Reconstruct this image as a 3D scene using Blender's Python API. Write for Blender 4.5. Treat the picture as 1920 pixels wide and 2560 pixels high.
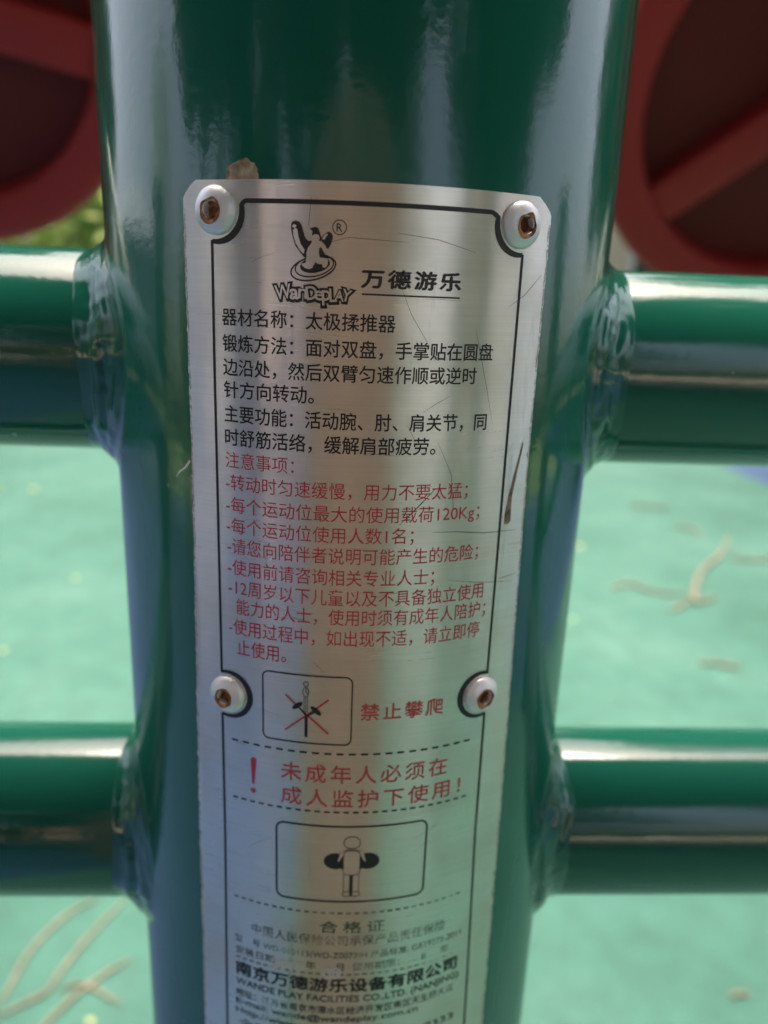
import bpy, bmesh, math, random
from mathutils import Matrix, Vector, noise
random.seed(7)
S = bpy.context.scene
C = S.collection
for o in list(bpy.data.objects):
    bpy.data.objects.remove(o)

# ---------------------------------------------------------------- camera
cam_d = bpy.data.cameras.new('camera'); cam = bpy.data.objects.new('camera', cam_d); C.objects.link(cam)
rt = Vector((0.99878646, -0.0311986, 0.03810837)); up = Vector((-0.02771614, 0.28355405, 0.95855564)); fw = Vector((0.04071138, 0.95844862, -0.28234524))
m = Matrix((rt, up, -fw)).transposed().to_4x4(); m.translation = (0, -0.18981402, 1.05401517)
cam.matrix_world = m
cam_d.sensor_fit = 'VERTICAL'; cam_d.sensor_height = 36.0; cam_d.sensor_width = 27.0
cam_d.lens = 1892.94 / 2560 * 36.0
cam_d.clip_start = 0.01; cam_d.clip_end = 500
cam_d.dof.use_dof = True; cam_d.dof.focus_distance = 0.133; cam_d.dof.aperture_fstop = 10.5
S.camera = cam

# ---------------------------------------------------------------- light
SUN_EL, SUN_AZ = math.radians(76), math.radians(5)     # azimuth clockwise from +y
w = bpy.data.worlds.new('World'); S.world = w; w.use_nodes = True
nt = w.node_tree; nt.nodes.clear()
sky = nt.nodes.new('ShaderNodeTexSky'); sky.sky_type = 'NISHITA'; sky.sun_disc = False
sky.sun_elevation = SUN_EL; sky.sun_rotation = SUN_AZ; sky.air_density = 1.0; sky.dust_density = 9.0; sky.ozone_density = 1.0
bg = nt.nodes.new('ShaderNodeBackground'); bg.inputs['Strength'].default_value = 0.15
wo = nt.nodes.new('ShaderNodeOutputWorld')
wb = nt.nodes.new('ShaderNodeMix'); wb.data_type = 'RGBA'; wb.blend_type = 'MULTIPLY'; wb.inputs[0].default_value = 1; wb.inputs[7].default_value = (1.06, 1.0, 0.95, 1)   # white balance
nt.links.new(sky.outputs[0], wb.inputs[6]); nt.links.new(wb.outputs[2], bg.inputs[0]); nt.links.new(bg.outputs[0], wo.inputs[0])
sd = bpy.data.lights.new('sun', 'SUN'); sd.energy = 1.5; sd.angle = math.radians(38); sd.color = (1.0, 0.95, 0.86)
sun = bpy.data.objects.new('sun', sd); C.objects.link(sun)
sdir = Vector((math.sin(SUN_AZ) * math.cos(SUN_EL), math.cos(SUN_AZ) * math.cos(SUN_EL), math.sin(SUN_EL)))
sun.rotation_euler = sdir.to_track_quat('Z', 'Y').to_euler(); sun.location = sdir * 20
S.view_settings.view_transform = 'Standard'; S.view_settings.look = 'None'
S.view_settings.gamma = 1; S.view_settings.use_curve_mapping = False
S.view_settings.exposure = 1.9
S.render.engine = 'CYCLES'

# ---------------------------------------------------------------- materials
def mat(name, col, rough=0.5, metal=0.0, coat=0.0, spec=0.5):
    mt = bpy.data.materials.new(name); mt.use_nodes = True
    b = mt.node_tree.nodes['Principled BSDF']
    b.inputs['Base Color'].default_value = (*col, 1); b.inputs['Roughness'].default_value = rough
    b.inputs['Metallic'].default_value = metal; b.inputs['Coat Weight'].default_value = coat
    b.inputs['Specular IOR Level'].default_value = spec
    return mt
def N(mt, t, **kw):
    n = mt.node_tree.nodes.new(t)
    for k, v in kw.items():
        if k in n.inputs: n.inputs[k].default_value = v
        else: setattr(n, k, v)
    return n
def L(mt, a, b): mt.node_tree.links.new(a, b)
def B(mt): return mt.node_tree.nodes['Principled BSDF']
def coords(mt, scale=(1, 1, 1), kind='Object', rot=(0, 0, 0)):
    tc = N(mt, 'ShaderNodeTexCoord'); mp = N(mt, 'ShaderNodeMapping')
    mp.inputs['Scale'].default_value = scale; mp.inputs['Rotation'].default_value = rot
    L(mt, tc.outputs[kind], mp.inputs[0]); return mp.outputs[0]
def ramp(mt, fac, stops):
    r = N(mt, 'ShaderNodeValToRGB'); e = r.color_ramp.elements
    e[0].position, e[0].color = stops[0][0], (*stops[0][1], 1); e[1].position, e[1].color = stops[-1][0], (*stops[-1][1], 1)
    for p, c in stops[1:-1]:
        q = e.new(p); q.color = (*c, 1)
    L(mt, fac, r.inputs[0]); return r.outputs[0]
def noise_tex(mt, vec, scale, detail=4, rough=0.55):
    n = N(mt, 'ShaderNodeTexNoise'); n.inputs['Scale'].default_value = scale; n.inputs['Detail'].default_value = detail
    n.inputs['Roughness'].default_value = rough; L(mt, vec, n.inputs['Vector']); return n.outputs['Fac']
def bump(mt, h, strength, dist, prev=None):
    b = N(mt, 'ShaderNodeBump'); b.inputs['Strength'].default_value = strength; b.inputs['Distance'].default_value = dist
    L(mt, h, b.inputs['Height'])
    if prev: L(mt, prev, b.inputs['Normal'])
    return b.outputs[0]
def maprange(mt, v, a, b, c, d):
    n = N(mt, 'ShaderNodeMapRange'); L(mt, v, n.inputs[0])
    for i, x in enumerate((a, b, c, d)): n.inputs[i + 1].default_value = x
    return n.outputs[0]

def g3(v): return (v, v, v)
# glossy green enamel: orange peel, dust specks
M_paint = mat('green_enamel', (0.008, 0.092, 0.062), 0.12, spec=0.75)
v = coords(M_paint)
h1 = noise_tex(M_paint, v, 420, 3); h2 = noise_tex(M_paint, v, 38, 2)
L(M_paint, bump(M_paint, h1, 0.07, 0.0005, bump(M_paint, h2, 0.02, 0.002)), B(M_paint).inputs['Normal'])
sp = N(M_paint, 'ShaderNodeTexVoronoi'); sp.inputs['Scale'].default_value = 75; L(M_paint, v, sp.inputs['Vector'])
spk = maprange(M_paint, sp.outputs['Distance'], 0.02, 0.045, 1, 0)
spn = maprange(M_paint, noise_tex(M_paint, v, 19, 2), 0.60, 0.64, 0, 1)
mul = N(M_paint, 'ShaderNodeMath', operation='MULTIPLY'); L(M_paint, spk, mul.inputs[0]); L(M_paint, spn, mul.inputs[1])
mx = N(M_paint, 'ShaderNodeMix', data_type='RGBA'); mx.inputs[6].default_value = (0.008, 0.092, 0.062, 1); mx.inputs[7].default_value = (0.3, 0.3, 0.26, 1)
L(M_paint, mul.outputs[0], mx.inputs[0]); L(M_paint, mx.outputs[2], B(M_paint).inputs['Base Color'])
L(M_paint, maprange(M_paint, noise_tex(M_paint, v, 24, 5), 0.35, 0.75, 0.08, 0.18), B(M_paint).inputs['Roughness'])

def steel(name, base):
    mt = mat(name, base, 0.3, 1.0); b = B(mt)
    v = coords(mt, (30, 30, 2600)); v2 = coords(mt)
    br = noise_tex(mt, v, 1.0, 5, 0.7)
    sm = noise_tex(mt, v2, 45, 5, 0.6)
    col = ramp(mt, br, [(0.3, tuple(x * 0.90 for x in base)), (0.7, base)])
    st = ramp(mt, sm, [(0.45, g3(1)), (0.8, (0.84, 0.81, 0.76))])
    mx = N(mt, 'ShaderNodeMix', data_type='RGBA', blend_type='MULTIPLY'); mx.inputs[0].default_value = 1
    L(mt, col, mx.inputs[6]); L(mt, st, mx.inputs[7]); L(mt, mx.outputs[2], b.inputs['Base Color'])
    ds = maprange(mt, noise_tex(mt, coords(mt, (170, 170, 16)), 1.0, 6, 0.7), 0.60, 0.78, 1.0, 0.62)
    mx2 = N(mt, 'ShaderNodeMix', data_type='RGBA', blend_type='MULTIPLY'); mx2.inputs[0].default_value = 1
    L(mt, mx.outputs[2], mx2.inputs[6]); L(mt, ds, mx2.inputs[7]); L(mt, mx2.outputs[2], b.inputs['Base Color'])
    ad = N(mt, 'ShaderNodeMath', operation='ADD'); L(mt, maprange(mt, br, 0.25, 0.75, 0.25, 0.34), ad.inputs[0]); L(mt, maprange(mt, sm, 0.4, 0.8, 0, 0.10), ad.inputs[1])
    L(mt, ad.outputs[0], b.inputs['Roughness'])
    L(mt, bump(mt, br, 0.035, 0.0001, bump(mt, noise_tex(mt, v2, 70, 2), 0.12, 0.0006)), b.inputs['Normal'])
    b.inputs['Anisotropic'].default_value = 0.92; b.inputs['Anisotropic Rotation'].default_value = 0.25
    tg = N(mt, 'ShaderNodeTangent', direction_type='RADIAL', axis='Z'); L(mt, tg.outputs[0], b.inputs['Tangent'])
    return mt
M_steel = steel('brushed_steel', (0.85, 0.81, 0.755))
M_edge = mat('worn_bright_edge', (0.75, 0.72, 0.68), 0.45, 0.85)
M_alu = mat('rivet_aluminium', (0.80, 0.80, 0.81), 0.42, 0.45)
L(M_alu, bump(M_alu, noise_tex(M_alu, coords(M_alu), 700, 3), 0.15, 0.0003), B(M_alu).inputs['Normal'])
M_rust = mat('rust', (0.3, 0.12, 0.04), 0.9)
L(M_rust, ramp(M_rust, noise_tex(M_rust, coords(M_rust), 900, 5), [(0.35, (0.08, 0.03, 0.015)), (0.5, (0.30, 0.11, 0.03)), (0.7, (0.50, 0.26, 0.09))]), B(M_rust).inputs['Base Color'])
M_hole = mat('rivet_hole_dark', (0.09, 0.035, 0.015), 0.95)

def ink(name, col, lo, hi, seed=0.0):
    """printed ink, worn through to the steel along the brushing"""
    mt = mat(name, col, 0.42)
    b = B(mt); out = mt.node_tree.nodes['Material Output']
    tr = N(mt, 'ShaderNodeBsdfTransparent'); ms = N(mt, 'ShaderNodeMixShader')
    v = coords(mt, (160, 160, 700)); n1 = noise_tex(mt, v, 1.0, 4, 0.7)
    n2 = noise_tex(mt, coords(mt, (1, 1, 1)), 75, 4)
    ad = N(mt, 'ShaderNodeMath', operation='ADD'); L(mt, n1, ad.inputs[0]); L(mt, n2, ad.inputs[1])
    L(mt, maprange(mt, ad.outputs[0], lo, hi, 1.0, 0.12), ms.inputs[0])
    L(mt, tr.outputs[0], ms.inputs[1]); L(mt, b.outputs[0], ms.inputs[2]); L(mt, ms.outputs[0], out.inputs[0])
    return mt
M_black = ink('black_ink', (0.012, 0.013, 0.013), 1.4, 1.58)
M_blackworn = ink('black_ink_worn', (0.014, 0.015, 0.015), 1.12, 1.3)
M_grey = ink('black_ink_faded', (0.035, 0.04, 0.04), 0.84, 1.22)
M_greenink = ink('green_ink', (0.03, 0.14, 0.06), 0.74, 1.14)
M_red = ink('red_ink', (0.60, 0.04, 0.055), 1.3, 1.6)
M_redfade = ink('red_ink_faded', (0.60, 0.07, 0.07), 1.1, 1.5)
M_edgewear = ink('pale_edge_wear', (0.56, 0.51, 0.44), 0.90, 1.08)
M_gouge = mat('gouge_dirt', (0.16, 0.115, 0.08), 0.7, 0.3)
L(M_gouge, ramp(M_gouge, noise_tex(M_gouge, coords(M_gouge), 500, 5), [(0.35, (0.12, 0.085, 0.058)), (0.65, (0.42, 0.34, 0.26))]), B(M_gouge).inputs['Base Color'])
M_scratch = mat('dark_scratch', (0.10, 0.085, 0.07), 0.6, 0.3)
M_white = mat('pale_residue', (0.72, 0.68, 0.62), 0.8)

M_wheel = mat('dark_red_plastic', (0.36, 0.026, 0.023), 0.5, spec=0.25)
L(M_wheel, bump(M_wheel, noise_tex(M_wheel, coords(M_wheel), 60, 3), 0.1, 0.002), B(M_wheel).inputs['Normal'])
M_disc = mat('shaded_plastic_panel', (0.13, 0.016, 0.013), 0.6, spec=0.2)  # wheel red darkened: the shade inside the dish is in this colour
M_lump = mat('dried_mud', (0.3, 0.24, 0.16), 0.9)
L(M_lump, ramp(M_lump, noise_tex(M_lump, coords(M_lump), 420, 5), [(0.35, (0.16, 0.11, 0.06)), (0.55, (0.36, 0.28, 0.18)), (0.75, (0.52, 0.45, 0.33))]), B(M_lump).inputs['Base Color'])
L(M_lump, bump(M_lump, noise_tex(M_lump, coords(M_lump), 700, 5), 0.6, 0.0006), B(M_lump).inputs['Normal'])

def floor_mat(name, c1, c2, c3):
    mt = mat(name, c1, 0.75, spec=0.35); v = coords(mt)
    a = noise_tex(mt, v, 1.6, 6, 0.6); f = noise_tex(mt, v, 160, 3)
    col = ramp(mt, a, [(0.3, c2), (0.52, c1), (0.72, c3)])
    f2 = noise_tex(mt, v, 14, 5, 0.65); av = N(mt, 'ShaderNodeMath', operation='ADD'); L(mt, f, av.inputs[0]); L(mt, f2, av.inputs[1])
    gr = ramp(mt, maprange(mt, av.outputs[0], 0, 2, 0, 1), [(0.36, g3(0.72)), (0.64, g3(1.12))])
    mx = N(mt, 'ShaderNodeMix', data_type='RGBA', blend_type='MULTIPLY'); mx.inputs[0].default_value = 1
    L(mt, col, mx.inputs[6]); L(mt, gr, mx.inputs[7]); L(mt, mx.outputs[2], B(mt).inputs['Base Color'])
    L(mt, bump(mt, f, 0.4, 0.003), B(mt).inputs['Normal'])
    return mt
M_mint = floor_mat('mint_green_court', (0.031, 0.114, 0.086), (0.017, 0.082, 0.058), (0.053, 0.140, 0.110))
M_blue = floor_mat('blue_court', (0.022, 0.058, 0.135), (0.016, 0.046, 0.11), (0.030, 0.068, 0.155))
M_soil = floor_mat('grass_verge', (0.10, 0.17, 0.04), (0.07, 0.11, 0.03), (0.15, 0.20, 0.06))
M_pave = floor_mat('beige_pavement', (0.47, 0.40, 0.335), (0.40, 0.345, 0.29), (0.53, 0.465, 0.40))
M_catkin = mat('dry_catkin', (0.46, 0.33, 0.20), 0.85)
L(M_catkin, ramp(M_catkin, noise_tex(M_catkin, coords(M_catkin), 60, 4), [(0.35, (0.13, 0.115, 0.075)), (0.65, (0.22, 0.185, 0.125))]), B(M_catkin).inputs['Base Color'])
M_yellow = mat('yellow_petal', (0.36, 0.38, 0.13), 0.7)
M_bark = mat('bark', (0.12, 0.08, 0.055), 0.9)
L(M_bark, ramp(M_bark, noise_tex(M_bark, coords(M_bark, (9, 9, 1.6)), 2.5, 6, 0.65), [(0.35, (0.045, 0.033, 0.025)), (0.6, (0.12, 0.09, 0.07)), (0.75, (0.18, 0.145, 0.12))]), B(M_bark).inputs['Base Color'])
L(M_bark, bump(M_bark, noise_tex(M_bark, coords(M_bark, (9, 9, 1.6)), 3.5, 6), 0.7, 0.03), B(M_bark).inputs['Normal'])
def leaf_mat(name, a, b):
    mt = mat(name, a, 0.55); 
    oi = N(mt, 'ShaderNodeNewGeometry')
    L(mt, ramp(mt, oi.outputs['Random Per Island'], [(0.0, a), (1.0, b)]), B(mt).inputs['Base Color'])
    return mt
M_leaf = leaf_mat('tree_leaves', (0.025, 0.06, 0.018), (0.07, 0.12, 0.035))
M_bush = leaf_mat('bright_shrub_leaves', (0.26, 0.38, 0.07), (0.45, 0.55, 0.18))  # leaf colour raised to carry the sunlight on the foliage
M_wall = mat('beige_render', (0.7, 0.57, 0.47), 0.85)
L(M_wall, ramp(M_wall, noise_tex(M_wall, coords(M_wall), 1.5, 6), [(0.3, (0.64, 0.52, 0.43)), (0.7, (0.76, 0.64, 0.54))]), B(M_wall).inputs['Base Color'])
M_whitewall = mat('white_render', (0.8, 0.79, 0.76), 0.8)
M_greyroof = mat('blue_grey_roof', (0.20, 0.26, 0.32), 0.8)
M_roof = mat('roof_tiles', (0.2, 0.08, 0.05), 0.8)
M_glass = mat('window_glass', (0.05, 0.07, 0.08), 0.08)
M_frame = mat('window_frame_white', (0.75, 0.75, 0.73), 0.5)

# ---------------------------------------------------------------- helpers
def tag(o, label=None, cat=None, group=None, kind=None):
    if label: o['label'] = label
    if cat: o['category'] = cat
    if group: o['group'] = group
    if kind: o['kind'] = kind
    return o
def empty(name, loc=(0, 0, 0), rot=(0, 0, 0)):
    o = bpy.data.objects.new(name, None); C.objects.link(o); o.location = loc; o.rotation_euler = rot; o.empty_display_size = 0.02
    return o
def mesh(name, V, F, material, parent=None, smooth=False, loc=(0, 0, 0), mats=None, fm=None):
    me = bpy.data.meshes.new(name); me.from_pydata([tuple(v) for v in V], [], F); me.update()
    for q in (mats or [material]): me.materials.append(q)
    if fm:
        for p, i in zip(me.polygons, fm): p.material_index = i
    if smooth:
        for p in me.polygons: p.use_smooth = True
    o = bpy.data.objects.new(name, me); C.objects.link(o); o.location = loc
    if parent: o.parent = parent
    return o
class MB:
    def __init__(s): s.V = []; s.F = []
    def add(s, V, F):
        b = len(s.V); s.V += [tuple(v) for v in V]; s.F += [tuple(b + i for i in f) for f in F]
    def box(s, x0, x1, y0, y1, z0, z1):
        V = [(x, y, z) for z in (z0, z1) for y in (y0, y1) for x in (x0, x1)]
        s.add(V, [(0, 2, 3, 1), (4, 5, 7, 6), (0, 1, 5, 4), (2, 6, 7, 3), (0, 4, 6, 2), (1, 3, 7, 5)])
    def tube(s, pts, rad, n=12, caps=True):
        pts = [Vector(p) for p in pts]; rings = []
        rads = rad if isinstance(rad, (list, tuple)) else [rad] * len(pts)
        ref = None
        for i, p in enumerate(pts):
            d = (pts[min(i + 1, len(pts) - 1)] - pts[max(i - 1, 0)]).normalized()
            if ref is None: ref = Vector((0, 0, 1)) if abs(d.z) < 0.9 else Vector((1, 0, 0))
            a = (ref - d * ref.dot(d)).normalized(); b = d.cross(a); ref = a
            rings.append([p + (a * math.cos(2 * math.pi * k / n) + b * math.sin(2 * math.pi * k / n)) * rads[i] for k in range(n)])
        V = [v for r in rings for v in r]; F = []
        for i in range(len(pts) - 1):
            for k in range(n):
                F.append((i * n + k, i * n + (k + 1) % n, (i + 1) * n + (k + 1) % n, (i + 1) * n + k))
        if caps: F += [tuple(reversed(range(n))), tuple((len(pts) - 1) * n + k for k in range(n))]
        s.add(V, F)
    def lathe(s, prof, n=96, closed=False):
        V = [(r * math.cos(2 * math.pi * k / n), r * math.sin(2 * math.pi * k / n), z) for (r, z) in prof for k in range(n)]; F = []
        m = len(prof)
        for i in range(m if closed else m - 1):
            j = (i + 1) % m
            for k in range(n): F.append((i * n + k, i * n + (k + 1) % n, j * n + (k + 1) % n, j * n + k))
        if not closed:
            if prof[0][0] > 1e-9: F.append(tuple(reversed(range(n))))
            if prof[-1][0] > 1e-9: F.append(tuple((m - 1) * n + k for k in range(n)))
        s.add(V, F)
    def build(s, name, material, parent=None, smooth=False, loc=(0, 0, 0), autosmooth=None):
        o = mesh(name, s.V, s.F, material, parent, smooth, loc)
        bm = bmesh.new(); bm.from_mesh(o.data); bmesh.ops.recalc_face_normals(bm, faces=bm.faces[:])
        if autosmooth:
            for e in bm.edges:
                if len(e.link_faces) == 2 and e.calc_face_angle(0) > math.radians(autosmooth): e.smooth = False
        bm.to_mesh(o.data); bm.free()
        return o

# ---------------------------------------------------------------- the setting
def sheet(name, poly, z, material):
    o = mesh(name, [(x, y, z) for x, y in poly], [tuple(range(len(poly)))], material); return tag(o, kind='structure')
sheet('ground', [(-250, -250), (250, -250), (250, 250), (-250, 250)], -0.008, M_soil)
sheet('court_surface', [(-14, -14), (14, -14), (14, 8.5), (-14, 8.5)], -0.004, M_blue)
sheet('footpath', [(-0.1, -9), (6, -9), (2.9, -2), (2.62, 2), (2.56, 4.0), (2.5, 4.4), (2.35, 8.4), (-4.4, 8.4), (-3.0, 5.4), (-1.55, 2.2), (-0.78, 0.7), (-0.55, 0.1), (-0.42, -0.6), (-0.3, -2)], 0.0, M_mint)
sheet('pavement', [(-30, -32), (30, -32), (30, -4.2), (-30, -4.6)], 0.004, M_pave)
M_bluewall = mat('blue_grey_render', (0.42, 0.52, 0.62), 0.8)

# ---------------------------------------------------------------- frame: post, cross tubes, welds
PSI = 0.01317; RP = 0.057; RT = 0.02354; ZU, ZL = 1.03700, 0.90724
fr = tag(empty('exercise_frame', (0, 0, 0), (0, 0, PSI)), 'glossy dark green steel post with two welded cross tubes on each side', 'exercise frame')
mb = MB(); mb.lathe([(RP, 0.0), (RP, 1.62), (RP - 0.006, 1.632), (0, 1.636)], 160)
mb.build('post', M_paint, fr, True, autosmooth=40)
mb = MB(); mb.lathe([(0.12, 0.0), (0.12, 0.012), (RP + 0.002, 0.012)], 64); mb.build('base_flange', M_paint, fr, True, autosmooth=30)
def weld(side, z0, seed):
    n, mseg = 260, 22; V = []; F = []
    rnd = random.Random(seed); ph = rnd.random() * 6
    for i in range(n):
        th = 2 * math.pi * i / n
        nz = noise.noise(Vector((math.cos(th) * 1.6 + seed, math.sin(th) * 1.6, seed * 1.7)))
        k_ = 0.55 + 0.45 * abs(math.cos(th)) ** 1.5
        a = (0.0088 + 0.0025 * nz) * k_; b = (0.0085 + 0.002 * nz) * k_
        c_, s_ = math.cos(th), math.sin(th)
        A = Vector((math.sqrt(RP ** 2 - (RT * c_) ** 2) + a, RT * c_, RT * s_))
        rb = RT + b
        Bp = Vector((math.sqrt(RP ** 2 - (rb * c_) ** 2), rb * c_, rb * s_))
        Cc = Vector((math.sqrt(RP ** 2 - (RT * c_) ** 2), RT * c_, RT * s_))
        nrm = ((A + Bp) / 2 - Cc).normalized()
        for j in range(mseg + 1):
            t = j / mseg
            Q = Cc.lerp((A + Bp) / 2, 0.16)
            P = A * (1 - t) ** 2 + Q * 2 * t * (1 - t) + Bp * t * t
            n1 = noise.noise(Vector((th * 1.9 + seed * 3, t * 5.0, seed)))
            n2 = noise.noise(Vector((math.cos(th) * 5 + seed, math.sin(th) * 5, t * 7.0)))
            rip = math.sin(th * 46 + ph + 4 * nz + 3.0 * t)
            env = math.sin(math.pi * t) ** 1.6
            P = P + nrm * env * k_ ** 2 * (0.0010 + 0.0009 * n1 + 0.0005 * n2 + 0.00005 * rip)
            if j in (0, mseg): P = P - nrm * 0.00025
            if side < 0: P.x = -P.x
            V.append((P.x, P.y, P.z + z0))
    for i in range(n):
        for j in range(mseg):
            q = (i * (mseg + 1) + j, ((i + 1) % n) * (mseg + 1) + j, ((i + 1) % n) * (mseg + 1) + j + 1, i * (mseg + 1) + j + 1)
            F.append(q if side > 0 else tuple(reversed(q)))
    mb = MB(); mb.add(V, F); return mb.build('weld_bead', M_paint, fr, True)
for k, (side, z0) in enumerate(((-1, ZU), (1, ZU), (-1, ZL), (1, ZL))):
    mb = MB(); mb.tube([(side * (0.045 + 0.415 * i / 24), 0, z0) for i in range(25)], RT, 96, False); mb.build('cross_tube', M_paint, fr, True)
    weld(side, z0, 3.3 + k * 2.1)
TILT = math.radians(25)
hubs = [(-0.457, 0.669, 1.313), (0.499, 0.732, 1.278)]
for side, hb in zip((-1, 1), hubs):
    x = side * 0.475
    mb = MB(); mb.lathe([(0.024, 0.80), (0.024, 1.20), (0.018, 1.207), (0, 1.208)], 48); mb.build('end_post', M_paint, fr, True, (x, 0, 0), 40)
    nb = Vector((0, -math.cos(TILT), -math.sin(TILT))); h = Vector(hb)
    L_ = (h.y) / math.cos(TILT)
    foot = h + nb * L_
    inv = Matrix.Rotation(-PSI, 4, 'Z')
    mb = MB(); mb.tube([inv @ (h + nb * 0.03), inv @ (h + nb * 0.3), Vector((x, 0.018, foot.z + 0.005))], [0.016] * 3, 24); mb.build('axle_arm', M_paint, fr, True, autosmooth=50)

# ---------------------------------------------------------------- the two push wheels behind
def wheel(name, loc, spin, label):
    t = tag(empty(name, loc, (math.pi / 2 + TILT, 0, 0)), label, 'push wheel', 'push wheels behind the post')
    ro, ri, d = 0.243, 0.190, 0.026
    prof = []
    cx, hw = (ro + ri) / 2, (ro - ri) / 2
    for k in range(28):
        a = 2 * math.pi * k / 28; ca, sa = math.cos(a), math.sin(a)
        prof.append((cx + hw * math.copysign(abs(ca) ** 0.55, ca), d * math.copysign(abs(sa) ** 0.55, sa)))
    mb = MB(); mb.lathe(prof, 128, True); mb.build('rim', M_wheel, t, True)
    mb = MB(); mb.lathe([(0, -0.024), (0.192, -0.024), (0.192, -0.014), (0, -0.014)], 96); mb.build('disc', M_disc, t, True, autosmooth=30)
    mb = MB(); mb.lathe([(0.032, -0.014), (0.032, 0.016), (0.028, 0.022), (0.016, 0.024), (0.016, 0.06), (0, 0.06)], 64); mb.build('hub', M_wheel, t, True, autosmooth=30)
    for k in range(3):
        a = spin + k * 2 * math.pi / 3
        bm = bmesh.new(); bmesh.ops.create_cube(bm, size=1)
        for vv in bm.verts: vv.co = Vector((0.11 + vv.co.x * 0.168, vv.co.y * 0.050, 0.001 + vv.co.z * 0.034))
        bmesh.ops.bevel(bm, geom=bm.edges[:] , offset=0.006, segments=3, affect='EDGES', profile=0.5)
        bmesh.ops.transform(bm, matrix=Matrix.Rotation(a, 4, 'Z'), verts=bm.verts[:])
        me = bpy.data.meshes.new('spoke'); bm.to_mesh(me); bm.free(); me.materials.append(M_wheel)
        for p in me.polygons: p.use_smooth = True
        o = bpy.data.objects.new('spoke', me); C.objects.link(o); o.parent = t
    return t
wheel('push_wheel', hubs[0], math.radians(-13), 'dark red plastic wheel behind the post on the left, above the left cross tube')
wheel('push_wheel', hubs[1], math.radians(-140), 'dark red plastic wheel behind the post on the right, above the right cross tube')

# ---------------------------------------------------------------- the name plate
CX = 1.75          # mm along the arc of the plate's middle
Z0 = 1.0
def lift(s, z):
    e = max(0.0, (abs(s - CX) - 23) / 11.0)
    return e * e * (0.25 + 0.75 * min(1, max(0, (25 - z) / 80.0)))
def P(s, z, off=0.0):
    """s mm round the post, z mm above the plate's datum, off mm above the sheet"""
    r = 58.0 + lift(s, z) + off; a = s / 58.0
    return (r * math.sin(a) / 1000, -r * math.cos(a) / 1000, z / 1000)
npl = tag(empty('nameplate', (0, 0, Z0)), 'brushed steel instruction plate riveted to the green post, printed in black and red Chinese text', 'sign')
SL, SR, ZT, ZB = -32.0, 35.6, 70.4, -130.0
def edge_jag(z, seed): return 0.16 * noise.noise(Vector((seed, z * 0.55, 0.3))) + 0.10 * noise.noise(Vector((seed, z * 2.1, 1.3)))
def plate():
    ns, nz = 60, 330; V = []; F = []
    def bounds(z):
        c = 3.0; l, r = SL, SR
        d = ZT - z
        if d < c:
            e = c - d; q = 2.9 * (e / c) ** 1.5
            l += q; r -= q * 1.1
        l += edge_jag(z, 1.0) ; r += edge_jag(z, 5.0)
        l -= 1.0 * max(0, (20 - z) / 130); r += 1.3 * max(0, (20 - z) / 130)
        return l, r
    zs = [ZT - 3.0 * (i / 20) for i in range(20)] + [ZT - 3.0 - (ZT - 3.0 - ZB) * i / (nz - 20) for i in range(nz - 20 + 1)]
    TH = 0.75; n = len(zs)
    for off in (0.0, -TH):
        for z in zs:
            l, r = bounds(z)
            for j in range(ns + 1):
                s = l + (r - l) * j / ns
                sag = 0.28 * (2 * j / ns - 1) ** 2 * max(0, 1 - (ZT - z) / 4) * 0
                V.append(P(s, z - sag, off))
    W = ns + 1
    for i in range(n - 1):
        for j in range(ns):
            F.append((i * W + j, (i + 1) * W + j, (i + 1) * W + j + 1, i * W + j + 1))
    o2 = n * W
    for i in range(n - 1):
        for j in range(ns):
            F.append((o2 + i * W + j, o2 + i * W + j + 1, o2 + (i + 1) * W + j + 1, o2 + (i + 1) * W + j))
    ft = len(F)
    for i in range(n - 1):
        F.append((i * W, o2 + i * W, o2 + (i + 1) * W, (i + 1) * W)); F.append((i * W + ns, (i + 1) * W + ns, o2 + (i + 1) * W + ns, o2 + i * W + ns))
    for j in range(ns):
        F.append((j, j + 1, o2 + j + 1, o2 + j)); a = (n - 1) * W; F.append((a + j, o2 + a + j, o2 + a + j + 1, a + j + 1))
    fm = [0] * ft + [1] * (len(F) - ft)
    o = mesh('sheet', V, F, None, npl, False, mats=[M_steel, M_edge], fm=fm)
    for p, i in zip(o.data.polygons, fm): p.use_smooth = (i == 0)
    bm = bmesh.new(); bm.from_mesh(o.data)
    for e in bm.edges:
        if len(e.link_faces) == 2 and e.link_faces[0].material_index != e.link_faces[1].material_index: e.smooth = False
    bmesh.ops.recalc_face_normals(bm, faces=bm.faces[:]); bm.to_mesh(o.data); bm.free()
plate()

def ribbon(pts, wd, off, closed=False, step=0.8):
    """flat printed line of width wd mm through points (s, z)"""
    q = []
    n = len(pts)
    for i in range(n if closed else n - 1):
        a, b = pts[i], pts[(i + 1) % n]; d = math.hypot(b[0] - a[0], b[1] - a[1]); k = max(1, int(d / step))
        for t in range(k): q.append((a[0] + (b[0] - a[0]) * t / k, a[1] + (b[1] - a[1]) * t / k))
    if not closed: q.append(pts[-1])
    V = []; F = []; n = len(q)
    for i, p in enumerate(q):
        a = q[(i - 1) % n] if closed or i else q[0]; b = q[(i + 1) % n] if closed or i < n - 1 else q[-1]
        dx, dz = b[0] - a[0], b[1] - a[1]; l = math.hypot(dx, dz) or 1
        w_ = (wd(i / max(1, n - 1)) if callable(wd) else wd) / 2
        V.append(P(p[0] + dz / l * w_, p[1] - dx / l * w_, off)); V.append(P(p[0] - dz / l * w_, p[1] + dx / l * w_, off))
    for i in range(n if closed else n - 1):
        j = (i + 1) % n; F.append((2 * i, 2 * j, 2 * j + 1, 2 * i + 1))
    return V, F
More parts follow.
